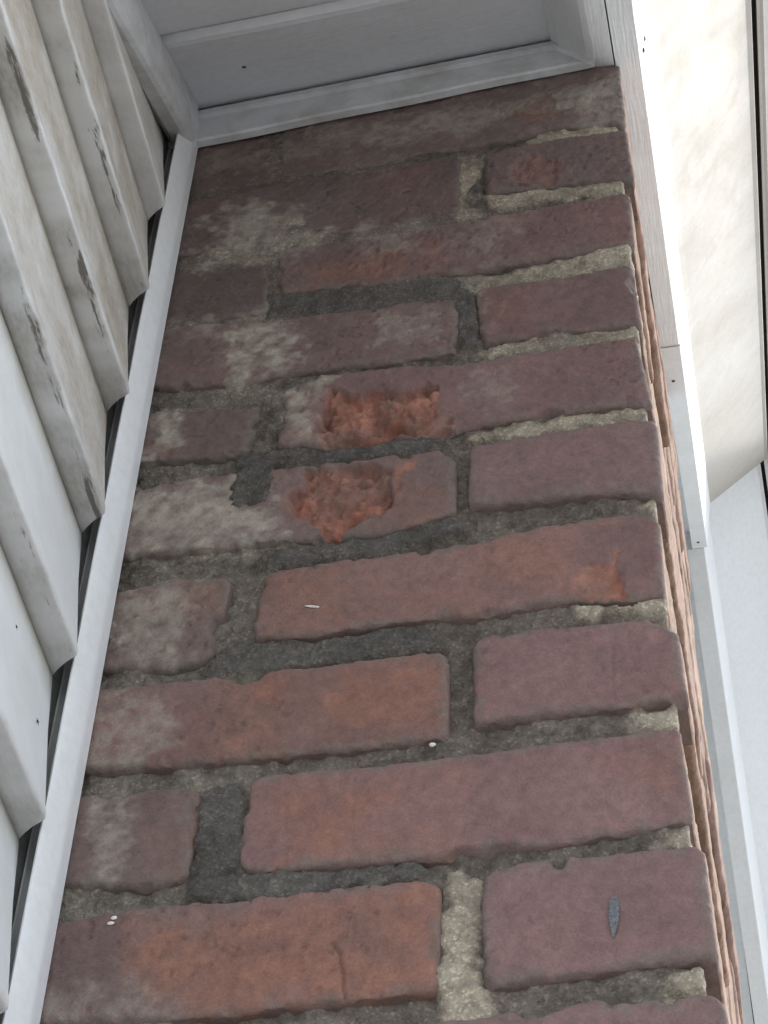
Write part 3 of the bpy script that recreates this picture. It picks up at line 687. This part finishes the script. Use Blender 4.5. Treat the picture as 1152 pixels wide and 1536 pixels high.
# ---------------------------------------------------------------- the siding wall
wall = empty('siding_wall', (-0.30, -0.4, GROUND_Z), 'white lap siding wall with grimy board edges, left of the brick', 'wall')
def wall_part(name, me, mat=None):
    o = add_obj(name, me, mat, wall)
    o.location = -Vector(wall.location)
    return o
FACE = [(-0.2856, 0.0020), (-0.2850, 0.0010), (-0.2810, 0.0004), (-0.2765, 0.0), (-0.2735, 0.0), (-0.2712, 0.0001), (-0.2703, 0.0004), (-0.2700, 0.0010), (-0.27005, 0.0020), (-0.2703, 0.005)]
for hh in (0.010, 0.016, 0.024, 0.034, 0.046, 0.060, 0.075, 0.088, 0.098, 0.104):
    FACE.append((-0.2701 - 0.0148 * (hh / 0.0995), hh))
def board_mesh(zl, y0, y1, seed, fine, clean, edge_grime):
    P = np.array(FACE)
    if fine:
        ys = np.concatenate([np.arange(y0, -0.27, 0.01) if y0 < -0.27 else np.array([]), np.arange(max(y0, -0.27), y1, 0.0016), [y1]])
    else:
        ys = np.linspace(y0, y1, max(3, int((y1 - y0) / 0.15)))
    Yg = ys[None, :] + np.zeros((len(P), 1)); X = P[:, :1] + np.zeros((1, len(ys))); H = P[:, 1:] + np.zeros((1, len(ys)))
    if fine:                                   # the cut end runs back at a slant into the channel
        yend = np.interp(X, [-0.2845, -0.2790, -0.27], [-0.0225, -0.0290, -0.0335])
        Yg = np.where(Yg > -0.05, -0.05 + (Yg + 0.05) * (yend + 0.05) / (y1 + 0.05), Yg)
    edge = np.exp(-((H - 0.001) / 0.004) ** 2) * (X > -0.2745)
    X = X + edge * (0.00035 * fbm(Yg, Yg * 0, 0.012, seed, 4)) * (1.6 if edge_grime > 0.5 else 0.6)
    H = H + edge * 0.0004 * fbm(Yg, Yg * 0 + 3, 0.010, seed + 1, 4) * (1.6 if edge_grime > 0.5 else 0.6)
    H = H + 0.0006 * fbm(Yg, Yg * 0 + 8, 0.15, seed + 2, 2)
    white = np.array((0.76, 0.78, 0.78)); dirt = np.array((0.50, 0.455, 0.395)); mould = np.array((0.17, 0.15, 0.125)); grey = np.array((0.50, 0.50, 0.48))
    n1 = fbm(Yg * 0.5, H, 0.02, seed + 3, 5); n2 = fbm(Yg * 0.35, H, 0.006, seed + 4, 4)
    isface = (H > 0.003)
    f = np.clip((1 - clean) * (0.75 + 0.35 * n1 + 0.30 * n2), 0, 1) * isface
    col = white * (1 - f[..., None]) + dirt * f[..., None]
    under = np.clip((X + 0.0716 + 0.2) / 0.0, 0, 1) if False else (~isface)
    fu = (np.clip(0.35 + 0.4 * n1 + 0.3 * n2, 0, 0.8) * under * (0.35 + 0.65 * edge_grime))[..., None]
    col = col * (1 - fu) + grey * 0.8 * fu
    # grime that sits in a broken line just under the nose of the board
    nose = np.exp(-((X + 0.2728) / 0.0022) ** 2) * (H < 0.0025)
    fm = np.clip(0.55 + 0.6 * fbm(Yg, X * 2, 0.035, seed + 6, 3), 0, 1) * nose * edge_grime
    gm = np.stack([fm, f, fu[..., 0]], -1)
    # painted shade where the face tucks under the board above
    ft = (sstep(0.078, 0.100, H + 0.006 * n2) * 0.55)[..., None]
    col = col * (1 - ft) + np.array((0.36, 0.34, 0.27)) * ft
    V = np.stack([X, Yg, H + zl], -1)
    nu, nv = V.shape[:2]
    F = grid_faces(nu, nv)
    me = np_mesh('siding_board', V.reshape(-1, 3), F, col.reshape(-1, 3))
    ga = me.color_attributes.new('Grime', 'FLOAT_COLOR', 'POINT')
    g4 = np.ones((V.shape[0] * V.shape[1], 4), np.float32); g4[:, :3] = gm.reshape(-1, 3); ga.data.foreach_set('color', g4.ravel())
    me.materials.append(SIDING)
    return me
LAPS = [(-0.0705, 0.25, 0.20), (-0.1590, 0.0, 0.75), (-0.2565, 0.0, 1.0), (-0.3550, 0.18, 0.85), (-0.4570, 0.85, 0.5), (-0.5580, 0.95, 0.3)]
z = -0.5580
extra = []
while z > GROUND_Z + 0.1:
    z -= 0.0995; extra.append((z, 0.95, 0.2))
for k, (zl, clean, eg) in enumerate(LAPS + extra):
    y0 = max(-0.74, (zl - 0.07) / SLOPE)
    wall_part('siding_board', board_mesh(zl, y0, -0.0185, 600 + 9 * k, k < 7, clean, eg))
zz_ = [0.6285 - 0.0995 * i for i in range(33)]
for k, zl in enumerate(zz_):                       # the same wall carries on behind the pier
    if zl < GROUND_Z: continue
    y0 = max(0.53, (zl - 0.07) / SLOPE); y1 = min(2.6, 2 * PEAK - (zl - 0.07) / SLOPE)
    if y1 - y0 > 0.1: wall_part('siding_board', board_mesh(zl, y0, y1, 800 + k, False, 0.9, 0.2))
hs_ = 0.05
pr = [(-0.75, GROUND_Z), (-0.75, rake(-0.75) + hs_), (PEAK, rake(PEAK) + hs_), (2.63, rake(2.63) + hs_), (2.63, GROUND_Z)]
v = [(-0.45, a, b) for a, b in pr] + [(-0.2862, a, b) for a, b in pr]
f = [tuple(range(5)), tuple(range(9, 4, -1))] + [(i, (i + 1) % 5, (i + 1) % 5 + 5, i + 5) for i in range(5)]
wall_part('sheathing', poly_mesh('sheathing', v, f), make_plain('dark_sheathing', (0.26, 0.265, 0.255), 0.9))
# vertical J-channel between siding and brick: bent sheet, open towards the boards
jc = [(-0.2858, -0.010), (-0.2858, -0.0015), (-0.2698, -0.0015), (-0.2692, -0.0022), (-0.2690, -0.0060), (-0.2688, -0.0100), (-0.2687, -0.0126), (-0.2690, -0.0143), (-0.2697, -0.0170), (-0.2706, -0.0200), (-0.2716, -0.0230), (-0.2727, -0.0256), (-0.2737, -0.0275),
      (-0.2745, -0.0271), (-0.2725, -0.0230), (-0.2715, -0.0200), (-0.2706, -0.0170), (-0.2698, -0.0120), (-0.2700, -0.0026), (-0.2849, -0.0026), (-0.2849, -0.010)]
ztop = 0.068; zs_ = np.linspace(GROUND_Z, ztop, 60)
n = len(jc); V = []; F = []
for k, zz in enumerate(zs_):
    wob = 0.0003 * math.sin(zz * 7.0)
    for (a, b) in jc: V.append((a + wob, b, zz))
for k in range(len(zs_) - 1):
    for i in range(n):
        j = (i + 1) % n; F.append((k * n + i, k * n + j, (k + 1) * n + j, (k + 1) * n + i))
F.append(tuple(range(n))); F.append(tuple(range((len(zs_) - 1) * n, len(zs_) * n)))
jo = wall_part('corner_channel', poly_mesh('corner_channel', V, F, 0, True), CHANNEL)
jo.data.set_sharp_from_angle(angle=math.radians(28))
cb = box_mesh('corner_board', -0.30, -0.262, -0.77, -0.745, GROUND_Z, rake(-0.75) - 0.02, 0.002)
wall_part('corner_board', cb, CHANNEL)

# ---------------------------------------------------------------- the roof overhang
eave = empty('roof_overhang', (-0.1, -0.75, rake(-0.75)), 'sloping white roof overhang with grey soffit, fascia and moulding over the brick', 'eave')
def eave_part(name, me, mat, parent=None):
    o = add_obj(name, me, mat, parent or eave)
    o.location = -Vector(eave.location) if parent is None else (0, 0, 0)
    return o
def sof(x, y):
    return 0.1000 + 0.083 * (x + 0.18) + SLOPE * y
# soffit panels: each a shallow tray whose ends turn up into a V groove
edges = [-0.0020, -0.0860]
while edges[-1] > -0.72: edges.append(edges[-1] - 0.127)
for a, b in zip(edges[:-1], edges[1:]):
    V = []; F = []
    prof = [(a - 0.0004, 0.0055), (a - 0.0040, 0.0008), (a - 0.0062, 0.0), (b + 0.0100, 0.0), (b + 0.0064, 0.0012), (b + 0.0008, 0.0066), (b + 0.0004, 0.012), (a - 0.0004, 0.012)]
    xs = np.linspace(-0.284, -0.030, 12); n = len(prof)
    for xx in xs:
        for (yy, dz) in prof: V.append((xx, yy, sof(xx, yy) + dz + 0.0004 * math.sin(xx * 40 + a * 90)))
    for k in range(len(xs) - 1):
        for i in range(n):
            j = (i + 1) % n; F.append((k * n + i, k * n + j, (k + 1) * n + j, (k + 1) * n + i))
    F.append(tuple(range(n))); F.append(tuple(range((len(xs) - 1) * n, len(xs) * n)))
    eave_part('soffit_panel', poly_mesh('soffit_panel', V, F), SOFFIT)
# far soffit beyond the pier
for sgn in (0, 1):
    ys = [0.53, PEAK] if sgn == 0 else [PEAK, 2.63]
    eave_part('soffit_panel', sweep('soffit_panel', [(-0.284, 0.03), (0.0, 0.03), (0.0, 0.04), (-0.284, 0.04)], ys, rake), SOFFIT)
# trim strip between the brick top and the soffit
def fz_bot(x): return 0.0636 + 0.100 * (x + 0.104)
xs = np.concatenate([np.linspace(-0.2760, -0.040, 30), np.linspace(-0.036, -0.0125, 6)])
V = []; F = []
for xx in xs:
    zb = fz_bot(xx) + 0.0005 * math.sin(xx * 60); zt = sof(xx, -0.009) - 0.0026
    zt = min(zt, rake(-0.009) + 0.006 + 0.028 * max(0.0, min(1.0, (-0.014 - xx) / 0.022))) if xx > -0.038 else zt
    for (yy, zv) in ((-0.0022, zb + 0.0006), (-0.0070, zb), (-0.0082, zb + 0.0014), (-0.0086, zb + 0.010), (-0.0090, zt - 0.012), (-0.0104, zt - 0.008), (-0.0104, zt - 0.003), (-0.0092, zt), (-0.0022, zt)):
        V.append((xx, yy, zv))
n = 9
for k in range(len(xs) - 1):
    for i in range(n):
        j = (i + 1) % n; F.append((k * n + i, k * n + j, (k + 1) * n + j, (k + 1) * n + i))
F.append(tuple(range(n))); F.append(tuple(range((len(xs) - 1) * n, len(xs) * n)))
eave_part('trim_strip', poly_mesh('trim_strip', V, F), TRIM)
# sloping channel where the soffit meets the siding
def sline(y): return SLOPE * y
ch = [(-0.2840, 0.0925), (-0.2840, 0.0490), (-0.2790, 0.0430), (-0.2712, 0.0420), (-0.2686, 0.0440), (-0.2672, 0.0490), (-0.2668, 0.0560), (-0.2664, 0.0660), (-0.2676, 0.0760), (-0.2690, 0.0850), (-0.2700, 0.0925)]
eave_part('soffit_channel', sweep('soffit_channel', ch, [-0.74, -0.30, -0.15, -0.05, -0.0135, -0.0105], sline, lambda y: -0.004 if y > -0.012 else 0.0), TRIM)
# inner channel between soffit and fascia, in front of the brick only
ic = [(-0.0400, 0.0400), (-0.0385, 0.0345), (-0.0350, 0.0280), (-0.0335, 0.0245), (-0.0265, 0.0150), (-0.0195, 0.0062), (-0.0165, 0.0030), (-0.0125, 0.0012), (-0.0005, 0.0), (-0.0005, 0.0500), (-0.0400, 0.0500)]
eave_part('fascia_return', sweep('fascia_return', ic, list(np.linspace(-0.74, -0.0015, 20)), rake), GRAIN)
# fascia boards: near slope in two lapped sheets, far slope
def fasc_prof(x0, x1, drop=0.0):
    return [(x0, drop), (x1 - 0.0008, drop), (x1, drop + 0.0008), (x1 + 0.0092, 0.0760), (x1 + 0.0092, 0.16), (x0, 0.16)]
near1 = eave_part('fascia', sweep('fascia', fasc_prof(0.0004, 0.0166), list(np.linspace(-0.74, 0.4205, 30)), rake), GRAIN)
near2 = eave_part('fascia', sweep('fascia', fasc_prof(0.0004, 0.0172, -0.0012), list(np.linspace(0.4185, PEAK - 0.002, 16)), rake), FASC)
far1 = eave_part('fascia', sweep('fascia', fasc_prof(-0.0050, 0.0136, 0.0), list(np.linspace(PEAK + 0.0005, 2.63, 30)), rake, lambda y: 0.014 * (y - PEAK)), FASC)
# tilted moulding boards outside the fascia
def crown_prof(xo):
    return [(0.0246, 0.0725), (0.0300, 0.0780), (xo, 0.1395), (xo + 0.0035, 0.1400), (xo + 0.0040, 0.1412), (xo + 0.0040, 0.1560), (xo - 0.0030, 0.1560), (0.0246, 0.1000)]
eave_part('moulding', sweep('moulding', crown_prof(0.0938), list(np.linspace(-0.74, PEAK + 0.0, 40)), rake), CREAM)
eave_part('moulding', sweep('moulding', [(a - 0.010 if a > 0.05 else a - 0.0030, b) for a, b in crown_prof(0.0945)], list(np.linspace(PEAK + 0.0006, 2.63, 30)), rake, lambda y: 0.016 * (y - PEAK)), PALEB)
# dark strip standing in for the shade of the gap, and drip edge
for ys, off in ((list(np.linspace(-0.74, PEAK, 16)), 0.0), (list(np.linspace(PEAK, 2.63, 16)), -0.009)):
    xf = (lambda y: 0.0) if off == 0 else (lambda y: 0.016 * (y - PEAK))
    eave_part('gap_shade', sweep('gap_shade', [(0.0900 + off, 0.1570), (0.1500 + off, 0.1570), (0.1500 + off, 0.1750), (0.0900 + off, 0.1750)], ys, rake, xf), DARKMAT)
    eave_part('drip_edge', sweep('drip_edge', [(0.1020 + off, 0.1480), (0.1042 + off, 0.1480), (0.1066 + off, 0.1470), (0.1080 + off, 0.1484), (0.1600 + off, 0.1800), (0.1590 + off, 0.1830), (0.1080 + off, 0.1540), (0.1020 + off, 0.1560)], ys, rake, xf), CREAM if off == 0 else PALEB)
# roof slabs
for ys in ([-0.80, PEAK], [PEAK, 2.68]):
    eave_part('roof', sweep('roof', [(-3.0, 0.176), (0.15, 0.176), (0.15, 0.215), (-3.0, 0.215)], ys, rake), SHINGLE)
# screws in the fascia
def screw(parent, loc, nrm, r=0.0016):
    V = []; F = []; q = 10
    N = Vector(nrm).normalized(); A = N.orthogonal().normalized(); Bv = N.cross(A)
    for (rr, hh) in ((1.0, -0.0006), (1.0, 0.0004), (0.75, 0.0010), (0.25, 0.0011)):
        for i in range(q):
            a = 2 * math.pi * i / q; V.append(tuple(Vector(loc) + (A * math.cos(a) + Bv * math.sin(a)) * r * rr + N * hh))
    for k in range(3):
        for i in range(q): F.append((k * q + i, k * q + (i + 1) % q, (k + 1) * q + (i + 1) % q, (k + 1) * q + i))
    F.append(tuple(range(3 * q, 4 * q)))
    o = add_obj('screw', poly_mesh('screw', V, F, 0, True), RUST, parent)
    return o
screw(near2, (0.0070, 0.4868, rake(0.4868) - 0.0012), (0, SLOPE, -1))
screw(near2, (0.0077, 0.9175, rake(0.9175) - 0.0012), (0, SLOPE, -1))
screw(near1, (0.0185, 0.000, rake(0.000) + 0.0150), (1, 0, -0.12))
screw(near1, (0.0200, 0.000, rake(0.000) + 0.0300), (1, 0, -0.12))

# ---------------------------------------------------------------- small things stuck to the surfaces
def blob(name, loc, size, mat, seed, rot=(0, 0, 0), taper=0.0):
    nu, nv = 14, 10; V = []; rr = np.random.RandomState(seed)
    for i in range(nu):
        for j in range(nv):
            th = math.pi * j / (nv - 1); ph = 2 * math.pi * i / nu
            k = 1 + 0.12 * math.sin(3 * ph + seed) * math.sin(th)
            t = math.cos(th)
            w = 1 - taper * (0.5 - 0.5 * t)
            V.append((size[0] * math.sin(th) * math.cos(ph) * k * w, size[1] * math.sin(th) * math.sin(ph) * k * w, size[2] * t))
    F = [((i % nu) * nv + j, ((i + 1) % nu) * nv + j, ((i + 1) % nu) * nv + j + 1, (i % nu) * nv + j + 1) for i in range(nu) for j in range(nv - 1)]
    me = poly_mesh(name, V, F, 0, True)
    o = add_obj(name, me, mat); o.location = loc; o.rotation_euler = rot
    return o
ck = blob('cocoon', (-0.0352, -0.0010, -0.6135), (0.0029, 0.0010, 0.0105), COCOON, 3, (0, 0.06, 0), 0.55)
tag(ck, 'small grey spindle-shaped cocoon on the lower right brick', 'cocoon')
w1 = blob('white_fleck', (-0.2448, -0.0010, -0.5874), (0.0014, 0.0005, 0.0010), FLECKM, 5); tag(w1, 'upper of two white flecks on the lowest left brick', 'fleck')
w2 = blob('white_fleck', (-0.2460, -0.0010, -0.5902), (0.0016, 0.0005, 0.0009), FLECKM, 8); tag(w2, 'lower of two white flecks on the lowest left brick', 'fleck')
w3 = blob('pebble', (-0.1103, 0.0010, -0.5052), (0.0015, 0.0010, 0.0011), FLECKM, 9); tag(w3, 'single pale pebble in the dark mortar bed', 'pebble')
w4 = blob('feather_scrap', (-0.1692, -0.0014, -0.4065), (0.0040, 0.0006, 0.0006), FLECKM, 11, (0, 0.3, 0)); tag(w4, 'thin white scrap on the left end of a long red brick', 'scrap')

def insect(name, loc, normal, size, seed, label):
    N = Vector(normal).normalized(); q = N.to_track_quat('Z', 'Y')
    root = empty(name, loc, label, 'insect'); root.rotation_mode = 'QUATERNION'; root.rotation_quaternion = q
    b = blob('body', (0, 0, size * 0.3), (size, size * 0.45, size * 0.35), DARKMAT, seed); b.parent = root
    for i in range(6):
        sx = (-0.5, 0.0, 0.5)[i % 3]; sy = 1 if i < 3 else -1
        p = [(sx * size, 0, size * 0.25), (sx * size * 1.6, sy * size * 0.8, size * 0.4), (sx * size * 2.0, sy * size * 1.3, 0)]
        V = []; F = []
        for k, pt in enumerate(p):
            for m_ in range(4):
                a = math.pi / 2 * m_; V.append((pt[0] + 0.06 * size * math.cos(a), pt[1], pt[2] + 0.06 * size * math.sin(a)))
        for k in range(2):
            for m_ in range(4): F.append((k * 4 + m_, k * 4 + (m_ + 1) % 4, k * 4 + 4 + (m_ + 1) % 4, k * 4 + 4 + m_))
        add_obj('leg', poly_mesh('leg', V, F), DARKMAT, root)
    return root
insect('insect', (-0.2307, -0.0437, sof(-0.2307, -0.0437) - 0.0002), (0, SLOPE, -1), 0.0013, 2, 'small dark insect resting on the grey soffit panel')
insect('insect', (-0.2764, -0.0475, -0.5122), (1, 0, 0.15), 0.0011, 4, 'small dark insect on the bright board beside the channel')
insect('insect', (-0.2760, -0.0890, -0.4960), (1, 0, 0.15), 0.0009, 6, 'tiny dark insect on the bright board near the photo edge')
